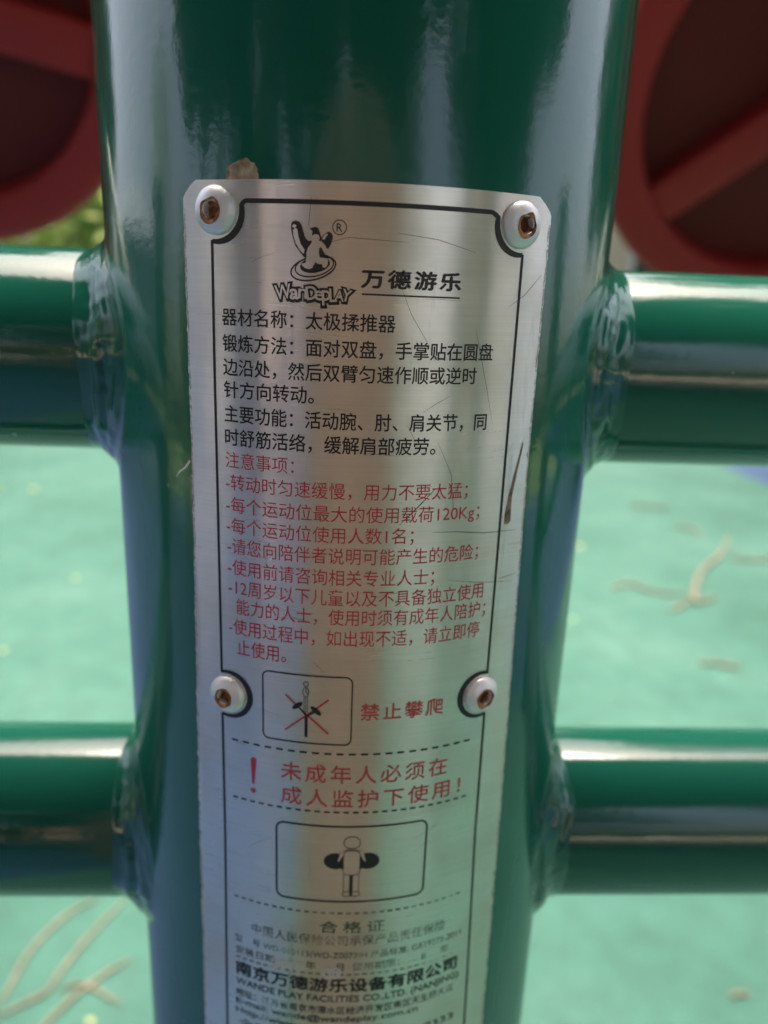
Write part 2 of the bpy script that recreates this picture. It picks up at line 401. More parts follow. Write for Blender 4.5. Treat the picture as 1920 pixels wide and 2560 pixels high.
def arc(cx, cz, r, a0, a1, n=16): return [(cx + r * math.cos(math.radians(a0 + (a1 - a0) * i / n)), cz + r * math.sin(math.radians(a0 + (a1 - a0) * i / n))) for i in range(n + 1)]
def fillpoly(pts, off, step=1.2):
    me = bmesh.new(); vs = [me.verts.new((x, 0, z)) for x, z in pts]; f = me.faces.new(vs)
    bmesh.ops.triangulate(me, faces=[f])
    for _ in range(3):
        es = [e for e in me.edges if e.calc_length() > step]
        if not es: break
        bmesh.ops.subdivide_edges(me, edges=es, cuts=1, use_grid_fill=False); bmesh.ops.triangulate(me, faces=me.faces[:])
    me.verts.index_update()
    V = [P(v_.co.x, v_.co.z, off) for v_ in me.verts]; F = [tuple(v_.index for v_ in f.verts) for f in me.faces]
    me.free(); return V, F
def orient(mb):   # printed faces look outwards
    F = []
    for f in mb.F:
        a, b, c = (Vector(mb.V[i]) for i in f[:3]); nn = (b - a).cross(c - a); ce = (a + b + c) / 3
        F.append(f if nn.x * ce.x + nn.y * ce.y >= 0 else tuple(reversed(f)))
    mb.F = F
def put(mb, name, material, parent=None):
    orient(mb); o = mesh(name, mb.V, mb.F, material, parent or npl); return o
INK = 0.06

# frame line
RV = [(-25.15, 65.6), (28.75, 65.5), (-24.85, -25.4), (28.35, -25.4)]
RZ = 4.95
line = MB()
top = arc(-25.15, 65.6, RZ, -98, 8) + [(-20.0, 66.7), (-19.5, 67.1)] + [(22.4, 67.15), (23.1, 66.8), (23.6, 66.2)] + arc(28.75, 65.5, RZ, 172, 282)
line.add(*ribbon([(22.6 - 42.2 * i / 40, 67.12) for i in range(41)], 0.75, INK))
line.add(*ribbon([(-19.5, 67.2), (-20.1, 66.7)] + arc(-25.15, 65.6, RZ, 10, -100), lambda t: 0.7 + 0.5 * math.sin(math.pi * t), INK + 0.008, step=0.5))
line.add(*ribbon([(22.5, 67.2), (23.4, 66.7)] + arc(28.75, 65.5, RZ, 170, 280), lambda t: 0.7 + 0.5 * math.sin(math.pi * t), INK + 0.008, step=0.5))
line.add(*ribbon([(-26.1, 60.9), (-26.25, 40), (-26.25, 0), (-26.25, -20.8)], 0.48, INK + 0.016))
line.add(*ribbon([(29.65, 60.7), (29.7, 40), (29.7, 0), (29.65, -20.8)], 0.48, INK + 0.016))
line.add(*ribbon([(-26.3, -20.6)] + arc(-24.85, -25.4, RZ, 108, -108), lambda t: 0.5 + 0.75 * math.sin(math.pi * t), INK + 0.024, step=0.5))
line.add(*ribbon([(29.7, -20.6)] + arc(28.35, -25.4, RZ, 72, 288), lambda t: 0.5 + 0.75 * math.sin(math.pi * t), INK + 0.024, step=0.5))
line.add(*ribbon([(-26.3, -30.1), (-26.35, -60), (-26.9, -100), (-27.2, -128)], 0.48, INK + 0.016))
line.add(*ribbon([(29.75, -30.1), (30.0, -60), (31.2, -100), (31.8, -128)], 0.48, INK + 0.016))
put(line, 'border_line', M_black)

# rivets
def make_rivet(s, z, seed):
    rnd = random.Random(seed)
    r = 58.0 + lift(s, z); a = s / 58.0
    o = tag(empty('rivet', (r * math.sin(a) / 1000, -r * math.cos(a) / 1000, z / 1000)), None); o.parent = npl
    o.rotation_euler = (math.pi / 2, 0, a)     # local z looks outwards
    o.rotation_euler = Matrix.Rotation(a, 3, 'Z').to_4x4().to_euler()
    mtx = Matrix.Rotation(a, 4, 'Z') @ Matrix.Rotation(math.pi / 2, 4, 'X')
    o.rotation_euler = mtx.to_euler()
    R_ = 0.0040; hr = 0.00145
    pr = [(R_ - 0.0002, -0.0006), (R_, 0.0002), (R_ * 0.985, 0.0005), (R_ * 0.93, 0.00085), (R_ * 0.80, 0.00130), (R_ * 0.64, 0.00162), (R_ * 0.48, 0.00178), (hr * 1.22, 0.00182), (hr * 1.05, 0.00172), (hr, 0.0014), (hr * 0.97, 0.0002)]
    n = 48; V = []; F = []
    for i, (rr, zz) in enumerate(pr):
        for k in range(n):
            t = 2 * math.pi * k / n
            wob = 1 + (0.03 * noise.noise(Vector((math.cos(t) * 1.5 + seed, math.sin(t) * 1.5, i * 0.3))) if i < 7 else 0.12 * noise.noise(Vector((math.cos(t) * 1.5 + seed, math.sin(t) * 1.5, 9))))
            V.append((rr * wob * math.cos(t), rr * wob * math.sin(t), zz))
    for i in range(len(pr) - 1):
        for k in range(n): F.append((i * n + k, i * n + (k + 1) % n, (i + 1) * n + (k + 1) % n, (i + 1) * n + k))
    mb = MB(); mb.add(V, F); hd = mb.build('rivet_head', M_alu, o, True, autosmooth=60)
    # rust ring round the hole, rusty pin deep inside
    V = []; F = []; n = 40
    rx, rz_ = rnd.uniform(-0.0002, 0.0003), -rnd.uniform(0.0001, 0.0005)
    for k in range(n):
        t = 2 * math.pi * k / n; w_ = 1.36 + 0.26 * noise.noise(Vector((math.cos(t) * 1.3 + seed * 2, math.sin(t) * 1.3, 2))) + 0.22 * max(0, -math.sin(t + 0.3))
        V += [(hr * 0.93 * math.cos(t), hr * 0.93 * math.sin(t), 0.00030), (hr * 1.06 * math.cos(t), hr * 1.06 * math.sin(t), 0.00180), (hr * w_ * math.cos(t), hr * w_ * math.sin(t), 0.00186)]
    for k in range(n):
        k2 = (k + 1) % n
        F += [(3 * k, 3 * k2, 3 * k2 + 1, 3 * k + 1), (3 * k + 1, 3 * k2 + 1, 3 * k2 + 2, 3 * k + 2)]
    mb = MB(); mb.add(V, F); mb.build('rust_ring', M_rust, o, True)
    V = [(0, 0, 0.00062 + rnd.uniform(-.0002, .0003))] ; F = []
    for k in range(24):
        t = 2 * math.pi * k / 24; V.append((hr * 1.0 * math.cos(t), hr * 1.0 * math.sin(t), 0.00030 + 0.0003 * noise.noise(Vector((math.cos(t) * 2, math.sin(t) * 2, seed)))))
    for k in range(24): F.append((0, 1 + k, 1 + (k + 1) % 24))
    mb = MB(); mb.add(V, F); mb.build('rusty_pin', M_rust if seed % 2 < 1 else M_hole, o, True)
for i, (s, z) in enumerate(RV): make_rivet(s, z, [2.0, 3.0, 4.0, 5.0][i])

# lettering
_cache = {}
def glyphs(txt, offset=0.0, shear=0.0, sp=1.0):
    cu = bpy.data.curves.new('t', 'FONT'); cu.body = txt; cu.size = 1; cu.offset = offset; cu.shear = shear; cu.space_character = sp; cu.resolution_u = 3; cu.fill_mode = 'FRONT'
    ob = bpy.data.objects.new('t', cu); C.objects.link(ob); bpy.context.view_layer.update()
    dg = bpy.context.evaluated_depsgraph_get(); me = bpy.data.meshes.new_from_object(ob.evaluated_get(dg))
    V = [(v_.co.x, v_.co.y) for v_ in me.vertices]; F = [tuple(p.vertices) for p in me.polygons]
    bpy.data.objects.remove(ob); bpy.data.curves.remove(cu); bpy.data.meshes.remove(me)
    return V, F
ref_cjk = glyphs('国')[0]; CY0, CY1 = min(y for _, y in ref_cjk), max(y for _, y in ref_cjk)
ref_lat = glyphs('H')[0]; LY0, LY1 = min(y for _, y in ref_lat), max(y for _, y in ref_lat)
def text(txt, s0, s1, z, h, material, bold=0.0, latin=False, name='text_line', off=INK, sp=1.0, shear=0.0, wob=0.0):
    V, F = glyphs(txt, 0.0, shear, sp)
    x0, x1 = min(x for x, _ in V), max(x for x, _ in V)
    y0, y1 = (LY0, LY1) if latin else (CY0, CY1)
    mb = MB(); k = h / (y1 - y0)
    for q, (dx, dy) in enumerate([(0, 0)] if bold < 0.006 else [(-bold, -bold * .4), (bold, bold * .4), (0, bold), (0, -bold)]):
        mb.add([P(s0 + (s1 - s0) * (x + dx - x0) / (x1 - x0), z + (y + dy - (y0 + y1) / 2) * k, off + 0.004 * q) for x, y in V], F)
    return put(mb, name, material)
BK = 0.012
text('器材名称：太极揉推器', -24.4, 6.3, 48.3, 2.75, M_black, BK)
text('锻炼方法：面对双盘，手掌贴在圆盘', -24.4, 24.8, 43.85, 2.8, M_black, BK)
text('边沿处，然后双臂匀速作顺或逆时', -24.4, 21.8, 39.7, 2.8, M_black, BK)
text('针方向转动。', -24.35, -7.4, 35.75, 2.85, M_black, BK)
text('主要功能：活动腕、肘、肩关节，同', -24.3, 24.6, 31.4, 2.9, M_black, BK)
text('时舒筋活络，缓解肩部疲劳。', -24.3, 14.6, 27.15, 2.95, M_black, BK)
text('注意事项：', -24.35, -10.9, 22.9, 2.85, M_redfade, 0.004)
text('-转动时匀速缓慢，用力不要太猛；', -24.35, 21.7, 18.7, 2.9, M_red, 0.004)
text('-每个运动位最大的使用载荷120Kg；', -24.4, 24.6, 14.4, 2.92, M_red, 0.004)
text('-每个运动位使用人数1名；', -24.4, 11.4, 10.35, 2.95, M_red, 0.004)
text('-请您向陪伴者说明可能产生的危险；', -24.3, 25.0, 6.3, 3.0, M_red, 0.004)
text('-使用前请咨询相关专业人士；', -24.3, 15.9, 2.05, 3.05, M_red, 0.004)
text('-12周岁以下儿童以及不具备独立使用', -24.25, 26.9, -2.0, 3.1, M_red, 0.004)
text('能力的人士，使用时须有成年人陪护；', -22.6, 27.8, -5.97, 3.1, M_red, 0.004)
text('-使用过程中，如出现不适，请立即停', -24.3, 26.7, -10.3, 3.2, M_red, 0.004)
text('止使用。', -22.6, -12.3, -14.6, 3.25, M_red, 0.004)
text('禁止攀爬', 2.6, 19.6, -26.15, 3.5, M_redfade, 0.012, sp=1.25)
text('未成年人必须在', -13.3, 21.4, -40.5, 3.95, M_redfade, 0.008, sp=1.25)
text('成人监护下使用！', -13.3, 25.0, -46.2, 3.95, M_redfade, 0.008, sp=1.25)
text('合格证', -4.8, 9.4, -78.8, 2.9, M_greenink, 0.008, sp=1.4, off=INK + 0.03)
text('中国人民保险公司承保产品责任保险', -20.2, 23.8, -82.4, 2.6, M_grey, 0.0, sp=1.05)
text('型    号 WD-010113(WD-Z0073)H 产品标准: GB19272-2011', -24.5, 28.2, -86.4, 1.95, M_grey, 0.0)
text('安装日期          年      月  使用期限：     8     年', -24.4, 25.3, -89.6, 2.0, M_grey, 0.004)
text('2017', -15.6, -8.4, -90.6, 2.7, M_white, 0.03, latin=True, name='stamped_date', off=INK + 0.03)
text('08', -3.9, 0.0, -91.2, 2.7, M_white, 0.03, latin=True, name='stamped_date', off=INK + 0.03)
text('南京万德游乐设备有限公司', -24.4, 27.8, -94.9, 3.5, M_black, 0.026)
text('WANDE PLAY FACILITIES CO.,LTD. (NANJING)', -24.4, 28.6, -98.65, 1.75, M_black, 0.012, latin=True)
text('地址：江苏省南京市溧水区经济开发区南区天生桥大道', -24.5, 27.3, -102.0, 2.05, M_grey, 0.012)
text('E-mail: wande@wandeplay.com.cn', -24.5, 18.3, -104.5, 1.6, M_grey, 0.02, latin=True)
text('Http://www.wandeplay.com', -24.6, 10.1, -107.2, 1.6, M_grey, 0.02, latin=True)
text('全国服务热线：400-828-7333', -23.9, 28.0, -110.9, 2.4, M_grey, 0.012)

# brand lettering and emblem
V, F = glyphs('万德游乐', 0.016, sp=1.18)
def wd(txt, s0, s1): return text(txt, s0, s1, 55.5, 2.75, M_blackworn, 0.036, sp=1.2)
wd('万德游乐', 0.35, 17.5)
u = MB(); u.add(*ribbon([(0.45, 53.05), (9, 53.0), (17.5, 53.0)], 0.28, INK)); put(u, 'underline', M_blackworn)
M_fill = M_steel
logo = tag(empty('emblem', (0, 0, 0))); logo.parent = npl
E_ = {
'wing_a': [(-11.55,63.66),(-11.33,64.03),(-10.75,64.21),(-10.12,64.06),(-9.76,63.54),(-9.58,62.98),(-9.40,62.33),(-9.22,61.84),(-8.94,61.36),(-8.59,61.12),(-8.10,61.22),(-7.92,60.89),(-8.31,60.22),(-8.57,59.63),(-8.83,58.38),(-9.37,58.61),(-10.09,59.42),(-10.82,60.31),(-11.28,61.62),(-11.55,62.84)],
'wing_a_in': [(-11.19,62.77),(-10.83,63.07),(-10.47,62.87),(-10.29,61.81),(-9.92,60.67),(-9.20,59.70),(-9.37,59.03),(-10.09,59.75),(-10.73,60.72),(-11.10,61.79)],
'wing_a_dot': [(-11.28,63.50),(-11.02,63.63),(-10.70,63.56),(-10.64,63.32),(-10.83,63.09),(-11.10,63.08),(-11.30,63.26)],
'wing_b': [(-6.56,61.76),(-6.34,61.73),(-6.09,62.19),(-5.61,62.53),(-5.18,62.64),(-4.78,62.43),(-4.55,61.95),(-4.63,61.42),(-4.88,60.67),(-5.22,60.06),(-5.57,60.05),(-5.84,60.59),(-6.47,61.19),(-6.91,61.19)],
'wing_b_in': [(-6.34,61.52),(-5.78,62.36),(-5.33,62.31),(-5.99,61.33)],
'hat': [(-8.38,62.97),(-7.90,63.25),(-7.42,63.37),(-6.98,63.14),(-6.71,62.49),(-6.43,61.76),(-6.69,61.55),(-6.92,62.12),(-7.49,62.18),(-8.02,61.92),(-7.76,62.54),(-7.50,62.83),(-7.77,63.05)],
'body': [(-8.01,61.10),(-7.26,61.20),(-6.46,61.02),(-5.84,60.47),(-5.43,59.74),(-5.27,59.00),(-5.82,59.13),(-6.17,59.38),(-6.27,59.96),(-6.54,60.28),(-6.80,59.94),(-6.86,59.27),(-6.69,58.57),(-5.72,58.57),(-5.27,58.17),(-5.33,57.50),(-5.70,57.02),(-6.14,57.05),(-6.28,57.55),(-6.95,57.56),(-7.39,57.84),(-7.71,58.16),(-7.70,57.41),(-7.92,56.90),(-8.45,56.67),(-9.17,56.86),(-9.76,57.38),(-9.54,57.60),(-8.82,57.67),(-8.87,58.38),(-8.92,59.21),(-8.67,60.04),(-8.14,60.72)],
'head': [(-6.76,61.65),(-6.80,61.47),(-6.89,61.31),(-7.04,61.18),(-7.23,61.10),(-7.44,61.08),(-7.65,61.11),(-7.82,61.21),(-7.95,61.35),(-8.02,61.52),(-8.03,61.71),(-7.96,61.88),(-7.83,62.03),(-7.66,62.14),(-7.46,62.19),(-7.25,62.18),(-7.06,62.11),(-6.90,61.99),(-6.80,61.83)],
'arm_gap': [(-6.76,60.02),(-6.50,60.24),(-6.27,59.92),(-6.16,59.37),(-5.77,59.11),(-5.29,58.96),(-5.06,58.51),(-5.45,58.49),(-6.65,58.60),(-6.84,59.28)],
'pool': [(-4.98,57.92),(-4.97,57.76),(-5.00,57.59),(-5.07,57.42),(-5.19,57.24),(-5.34,57.07),(-5.53,56.91),(-5.75,56.75),(-6.00,56.61),(-6.28,56.48),(-6.57,56.36),(-6.89,56.27),(-7.21,56.19),(-7.54,56.13),(-7.87,56.10),(-8.19,56.09),(-8.50,56.10),(-8.79,56.14),(-9.06,56.19),(-9.30,56.27),(-9.51,56.37),(-9.69,56.48),(-9.82,56.62),(-9.92,56.76),(-9.97,56.92),(-9.98,57.08),(-9.95,57.25),(-9.87,57.43),(-9.76,57.60),(-9.60,57.77),(-9.41,57.94),(-9.18,58.09),(-8.92,58.23),(-8.64,58.36),(-8.34,58.48),(-8.03,58.57),(-7.71,58.65),(-7.38,58.70),(-7.05,58.73),(-6.74,58.74),(-6.43,58.73),(-6.14,58.70),(-5.88,58.64),(-5.64,58.56),(-5.44,58.47),(-5.26,58.35),(-5.13,58.22),(-5.03,58.08)],
'ring1': [(-4.41,57.96),(-4.39,57.75),(-4.42,57.53),(-4.51,57.31),(-4.64,57.09),(-4.83,56.86),(-5.07,56.65),(-5.34,56.44),(-5.66,56.24),(-6.01,56.07),(-6.38,55.91),(-6.78,55.77),(-7.19,55.66),(-7.61,55.57),(-8.03,55.52),(-8.44,55.49),(-8.84,55.49),(-9.21,55.52),(-9.56,55.58),(-9.88,55.67),(-10.15,55.78),(-10.38,55.92),(-10.57,56.08),(-10.70,56.26),(-10.77,56.46),(-10.79,56.67),(-10.76,56.89),(-10.67,57.11),(-10.52,57.33),(-10.33,57.56),(-10.08,57.77),(-9.80,57.98),(-9.48,58.17),(-9.12,58.35),(-8.74,58.50),(-8.35,58.64),(-7.93,58.75),(-7.52,58.83),(-7.10,58.89),(-6.70,58.91),(-6.31,58.91),(-5.94,58.88),(-5.60,58.82),(-5.29,58.73),(-5.02,58.62),(-4.80,58.49),(-4.62,58.33),(-4.49,58.15)],
'ring2': [(-4.06,57.87),(-4.03,57.64),(-4.06,57.39),(-4.15,57.13),(-4.30,56.87),(-4.51,56.61),(-4.78,56.35),(-5.10,56.10),(-5.47,55.87),(-5.87,55.65),(-6.31,55.45),(-6.77,55.27),(-7.25,55.13),(-7.74,55.01),(-8.23,54.92),(-8.72,54.87),(-9.19,54.85),(-9.63,54.87),(-10.05,54.92),(-10.42,55.00),(-10.75,55.12),(-11.03,55.27),(-11.25,55.44),(-11.41,55.64),(-11.50,55.86),(-11.53,56.10),(-11.50,56.34),(-11.40,56.60),(-11.23,56.87),(-11.01,57.13),(-10.73,57.38),(-10.40,57.63),(-10.02,57.87),(-9.61,58.08),(-9.17,58.28),(-8.70,58.45),(-8.22,58.59),(-7.73,58.71),(-7.25,58.79),(-6.77,58.84),(-6.31,58.86),(-5.88,58.84),(-5.48,58.79),(-5.11,58.71),(-4.79,58.60),(-4.52,58.45),(-4.31,58.28),(-4.15,58.09)],
}
def emb(names, off, material, nm, lines=()):
    mb = MB(); d = 0
    for k in names: mb.add(*fillpoly([(x, z) for x, z in E_[k]], off + d, 0.9)); d += 0.008
    for k, wdt in lines: mb.add(*ribbon(E_[k], wdt, off + d, True, 0.4)); d += 0.008
    return put(mb, nm, material, logo)
emb(['pool', 'wing_a', 'wing_b', 'hat'], INK, M_black, 'emblem_black', [('ring1', 0.22), ('ring2', 0.26)])
emb(['wing_a_in', 'wing_a_dot', 'wing_b_in', 'body', 'head'], INK + 0.07, M_fill, 'emblem_bright')
emb(['arm_gap'], INK + 0.13, M_black, 'emblem_shade')
mb = MB(); mb.add(*ribbon([(-3.5 + 1.12 * math.cos(t * math.pi / 16), 63.38 + 1.12 * math.sin(t * math.pi / 16)) for t in range(32)], 0.17, INK, True, 0.3))
V, F = glyphs('R', 0.01); x0, x1 = min(x for x, _ in V), max(x for x, _ in V)
mb.add([P(-3.98 + 0.95 * (x - x0) / (x1 - x0), 62.7 + 1.3 * (y - LY0) / (LY1 - LY0), INK + .008) for x, y in V], F)
put(mb, 'registered_mark', M_blackworn, logo)
outl, fill_ = MB(), MB()
spec = [('W', -14.3, -11.5, 51.75, 2.35, 8), ('a', -11.75, -10.15, 51.75, 1.75, 4), ('n', -10.25, -8.75, 51.95, 1.6, -3), ('D', -8.9, -7.05, 51.85, 2.2, 10), ('e', -7.5, -5.95, 51.75, 1.6, 0), ('p', -6.2, -4.75, 51.0, 2.45, 3), ('L', -4.95, -3.75, 51.6, 2.2, 4), ('A', -4.1, -2.5, 51.75, 1.75, -4), ('Y', -2.9, -1.3, 51.75, 1.95, -12)]
for i, (ch, s0, s1, zb, hh, rot) in enumerate(spec):
    for lay, (bold, dst, off) in enumerate(((0.10, outl, INK + 0.008 * i), (0.012, fill_, INK + 0.10 + 0.004 * i))):
        V, F = glyphs(ch, 0.012); x0, x1 = min(x for x, _ in V), max(x for x, _ in V); y0, y1 = min(y for _, y in V), max(y for _, y in V)
        if lay == 0: V, F = glyphs(ch, 0.12)
        kx, ky = (s1 - s0) / (x1 - x0), hh / (y1 - y0); cxm, czm = (s0 + s1) / 2, zb + hh / 2; ca, sa = math.cos(math.radians(rot)), math.sin(math.radians(rot))
        pts = []
        for x, y in V:
            a, b = (x - (x0 + x1) / 2) * kx, (y - (y0 + y1) / 2) * ky
            if lay == 0: a, b = a * 1.04 + 0.06, b * 1.05 - 0.08
            pts.append(P(cxm + a * ca - b * sa, czm + a * sa + b * ca, off))
        dst.add(pts, F)
put(outl, 'brand_outline', M_black, logo); put(fill_, 'brand_letters', M_fill, logo)

# dashed rules
def dashes(s0, s1, z, n, wd_, duty=0.58, material=M_black):
    mb = MB(); st = (s1 - s0) / n
    for i in range(n): mb.add(*ribbon([(s0 + st * i, z), (s0 + st * (i + duty), z)], wd_, INK))
    return put(mb, 'dashed_line', material)
dashes(-24.2, 27.6, -35.65, 21, 0.42); dashes(-24.2, 27.6, -49.4, 26, 0.40); dashes(-24.4, 27.9, -75.0, 29, 0.42, 0.6, M_grey); dashes(-24.3, 27.1, -91.75, 30, 0.34, 0.6, M_grey)
def rrect(s0, s1, z0, z1, r): return arc(s1 - r, z1 - r, r, 0, 90, 6) + arc(s0 + r, z1 - r, r, 90, 180, 6) + arc(s0 + r, z0 + r, r, 180, 270, 6) + arc(s1 - r, z0 + r, r, 270, 360, 6)
def ellp(cx, cz, rx, rz, rot=0, n=28):
    c_, s_ = math.cos(math.radians(rot)), math.sin(math.radians(rot)); q = []
    for i in range(n):
        a = 2 * math.pi * i / n; x, z = rx * math.cos(a), rz * math.sin(a); q.append((cx + x * c_ - z * s_, cz + x * s_ + z * c_))
    return q
# no-climbing pictogram
pg = empty('no_climbing_pictogram'); pg.parent = npl
mb = MB(); mb.add(*ribbon(rrect(-17.1, 0.8, -33.5, -18.5, 1.3), 0.30, INK, True, 0.4)); put(mb, 'pictogram_frame', M_black, pg)
mb = MB()
for (a, b) in (((-12.4, -23.1), (-3.7, -31.1)), ((-3.75, -23.5), (-12.45, -31.0))): mb.add(*ribbon([a, b], 0.36, INK + (0.0 if a[1] < -23.2 else 0.008)))
put(mb, 'red_cross', M_red, pg)
mb = MB(); o_ = INK + 0.02
mb.add(*fillpoly(ellp(-9.95, -25.25, 1.25, 0.52, 38), o_)); mb.add(*fillpoly(ellp(-6.25, -26.1, 1.35, 0.50, -42), o_ + .004))
mb.add(*ribbon([(-8.17, -27.4), (-8.17, -32.1)], 0.62, o_ + .008)); mb.add(*ribbon([(-9.5, -25.7), (-8.2, -27.3)], 0.34, o_ + .012)); mb.add(*ribbon([(-6.6, -26.4), (-8.1, -27.4)], 0.42, o_ + .016))
mb.add(*ribbon(ellp(-8.27, -20.35, 0.50, 0.48), 0.15, o_, True, .2)); mb.add(*ribbon(ellp(-8.3, -22.1, 0.56, 1.05), 0.14, o_, True, .2)); mb.add(*ribbon(ellp(-8.0, -21.8, 0.26, 0.62, 10), 0.16, o_ + .004, True, .2))
for x in (-8.62, -8.28, -7.92): mb.add(*ribbon([(x, -23.1), (x + 0.02, -26.6)], 0.12, o_ + 0.02))
put(mb, 'climbing_figure', M_black, pg)
# exclamation mark
mb = MB(); mb.add(*fillpoly([(-19.95, -39.3), (-19.7, -38.9), (-19.3, -38.75), (-18.9, -38.9), (-18.65, -39.3), (-19.15, -44.9), (-19.4, -45.1), (-19.65, -44.9)], INK)); mb.add(*fillpoly(ellp(-19.45, -46.7, 0.58, 0.60), INK + .004)); put(mb, 'exclamation_mark', M_red)
# exercise pictogram
pg = empty('exercise_pictogram'); pg.parent = npl
mb = MB(); mb.add(*ribbon(rrect(-14.3, 17.7, -71.9, -52.9, 1.7), 0.42, INK, True, 0.6)); put(mb, 'pictogram_frame', M_black, pg)
mb = MB(); mb.add(*fillpoly(ellp(-1.65, -61.5, 2.5, 2.0, 0), INK)); mb.add(*fillpoly(ellp(5.1, -61.5, 2.5, 2.0, 0), INK + .006))
mb.add(*fillpoly([(-1.6, -60.0), (0.1, -59.3), (0.2, -64.1), (-0.5, -63.2), (-2.0, -62.9)], INK + .012)); mb.add(*fillpoly([(5.0, -60.0), (3.3, -59.3), (3.2, -64.1), (3.9, -63.2), (5.4, -62.9)], INK + .018))
mb.add(*ribbon([(1.72, -65.1), (1.72, -70.4)], 0.55, INK)); put(mb, 'wheel_shapes', M_black, pg)
mb = MB(); mb.add(*fillpoly([(-1.25, -61.4), (-0.95, -61.5), (0.2, -59.4), (-0.1, -58.8), (-0.5, -58.8)], INK + 0.05)); mb.add(*fillpoly([(4.7, -61.4), (4.4, -61.5), (3.3, -59.4), (3.6, -58.8), (4.0, -58.8)], INK + 0.05))
mb.add(*fillpoly(rrect(0.0, 3.45, -64.9, -58.75, 1.0), INK + 0.055)); put(mb, 'figure_fill', M_fill, pg)
mb = MB(); mb.add(*ribbon(ellp(1.72, -56.8, 1.72, 1.50), 0.17, INK, True, .3)); mb.add(*ribbon(rrect(0.0, 3.45, -64.9, -58.75, 1.0), 0.15, INK + 0.09, True, .3))
for x in (0.12, 1.42, 2.02, 3.32): mb.add(*ribbon([(x, -64.8), (x, -69.2)], 0.14, INK + .004))
for x in (0.75, 2.7): mb.add(*ribbon(ellp(x, -69.85, 0.85, 0.62), 0.14, INK + .02, True, .25))
put(mb, 'figure_outline', M_black, pg)

# wear: gouge, scratches, burrs
mb = MB(); mb.add(*fillpoly([(33.7, 27.3), (33.8, 26.5), (33.0, 22), (32.0, 16.5), (31.5, 13.5), (32.2, 11.6), (31.4, 10.9), (30.7, 11.2), (30.7, 13.0), (31.3, 17.0), (32.7, 23.0)], INK + 0.02)); put(mb, 'gouge', M_gouge)
mb = MB(); rs = random.Random(5)
sc_list = [([(14.9, 10.95), (20, 10.7), (26, 9.9), (33.8, 9.6)], 0.16), ([(8.5, 12.5), (11, 15), (15.2, 19.4)], 0.20), ([(30.5, -0.2), (34.8, 0.3)], 0.14), ([(19, 1.0), (26, -0.3), (34, -1.2)], 0.10), ([(-6.3, 60.7), (-2, 61.9), (8, 61.5)], 0.09), ([(6, 62.9), (13, 62.2), (20, 60.5)], 0.11), ([(-8.2, 67.9), (-8.6, 63.5), (-6.5, 61)], 0.10), ([(7, 54.5), (9, 50), (13, 44)], 0.08), ([(27.6, 51.8), (31, 54), (34.5, 57.5)], 0.09), ([(21, 48), (24, 38), (26, 31)], 0.08), ([(15, 28), (18, 22), (19, 15)], 0.08)]
for i in range(26):
    s, z = rs.uniform(-30, 33), rs.uniform(-70, 66); a = rs.choice([0.05, -0.1, 0.5, 1.1, -0.9]) + rs.uniform(-.2, .2); l = rs.uniform(1.5, 8)
    sc_list.append(([(s, z), (s + l * .5 * math.cos(a), z + l * .5 * math.sin(a) + .15), (min(34, s + l * math.cos(a)), z + l * math.sin(a))], rs.uniform(0.03, 0.07)))
for i, (pts, wd_) in enumerate(sc_list):
    mb = MB(); mb.add(*ribbon(pts, (lambda t, w=wd_: w * (0.35 + 0.65 * math.sin(math.pi * min(1, max(0, t))))), 0.02 + 0.0015 * i)); put(mb, 'scratch', M_scratch)
for sd_, s_e, k_, sg in ((1.0, SL, -1.0, 1), (5.0, SR, 1.3, -1)):
    mb = MB(); q = [66.0 - 196.0 * i / 260 for i in range(261)]
    V = []; F = []
    for z in q:
        s0 = s_e + edge_jag(z, sd_) + k_ * max(0, (20 - z) / 130) + sg * 0.05; wd_ = 0.30 + 0.35 * max(0, noise.noise(Vector((sd_, z * 0.35, 7)))) + 0.25 * noise.noise(Vector((sd_, z * 1.7, 2)))
        V += [P(s0, z, 0.02), P(s0 + sg * max(0.08, wd_), z, 0.02)]
    F = [(2 * i, 2 * i + 1, 2 * i + 3, 2 * i + 2) for i in range(260)]; mb.add(V, F); put(mb, 'edge_wear', M_edgewear)
rs = random.Random(9)
for i in range(30):
    if i < 19: z = rs.uniform(-95, 52); s = SL + 0.1 - 1.0 * max(0, (20 - z) / 130); l = -rs.uniform(0.1, 0.5)
    else: z = rs.uniform(-100, 60); s = SR - 0.2 + 1.3 * max(0, (20 - z) / 130); l = rs.uniform(0.1, 0.35)
    a = rs.uniform(-0.6, 0.8); hgt_ = rs.uniform(0.3, 2.2); mb = MB()
    q = [(s - l * rs.uniform(.2, .8), z - hgt_ * .5), (s, z - hgt_ * .2), (s + l * rs.uniform(0, .6), z + hgt_ * .1), (s - l * .1, z + hgt_ * .5)]
    mb.tube([P(a_, b_, 0.03) for a_, b_ in q], [0.00005, 0.00013 * rs.uniform(.6, 1.3), 0.00011, 0.00004], 6)
    mb.build('edge_burr', M_white, npl, False)
for i in range(11):
    s, z = rs.choice([rs.uniform(-23, 25), rs.uniform(5, 20)]), rs.choice([rs.uniform(-18, -8), rs.uniform(-40, 60)]); r = rs.uniform(0.1, 0.3)
    mb = MB(); mb.add(*fillpoly([(s + r * rs.uniform(.5, 1.2) * math.cos(t), z + .7 * r * rs.uniform(.5, 1.2) * math.sin(t)) for t in [k * math.pi / 5 for k in range(10)]], INK + 0.10)); put(mb, 'residue_speck', M_white)
mb = MB(); mb.tube([P(-32.4, 21.6, 0.1), P(-33.0, 20.6, 0.3), P(-33.8, 19.9, 0.2), P(-34.9, 19.2, 0.1), P(-36.1, 18.0, -0.2)], [0.00020, 0.00022, 0.00016, 0.00018, 0.00008], 6)
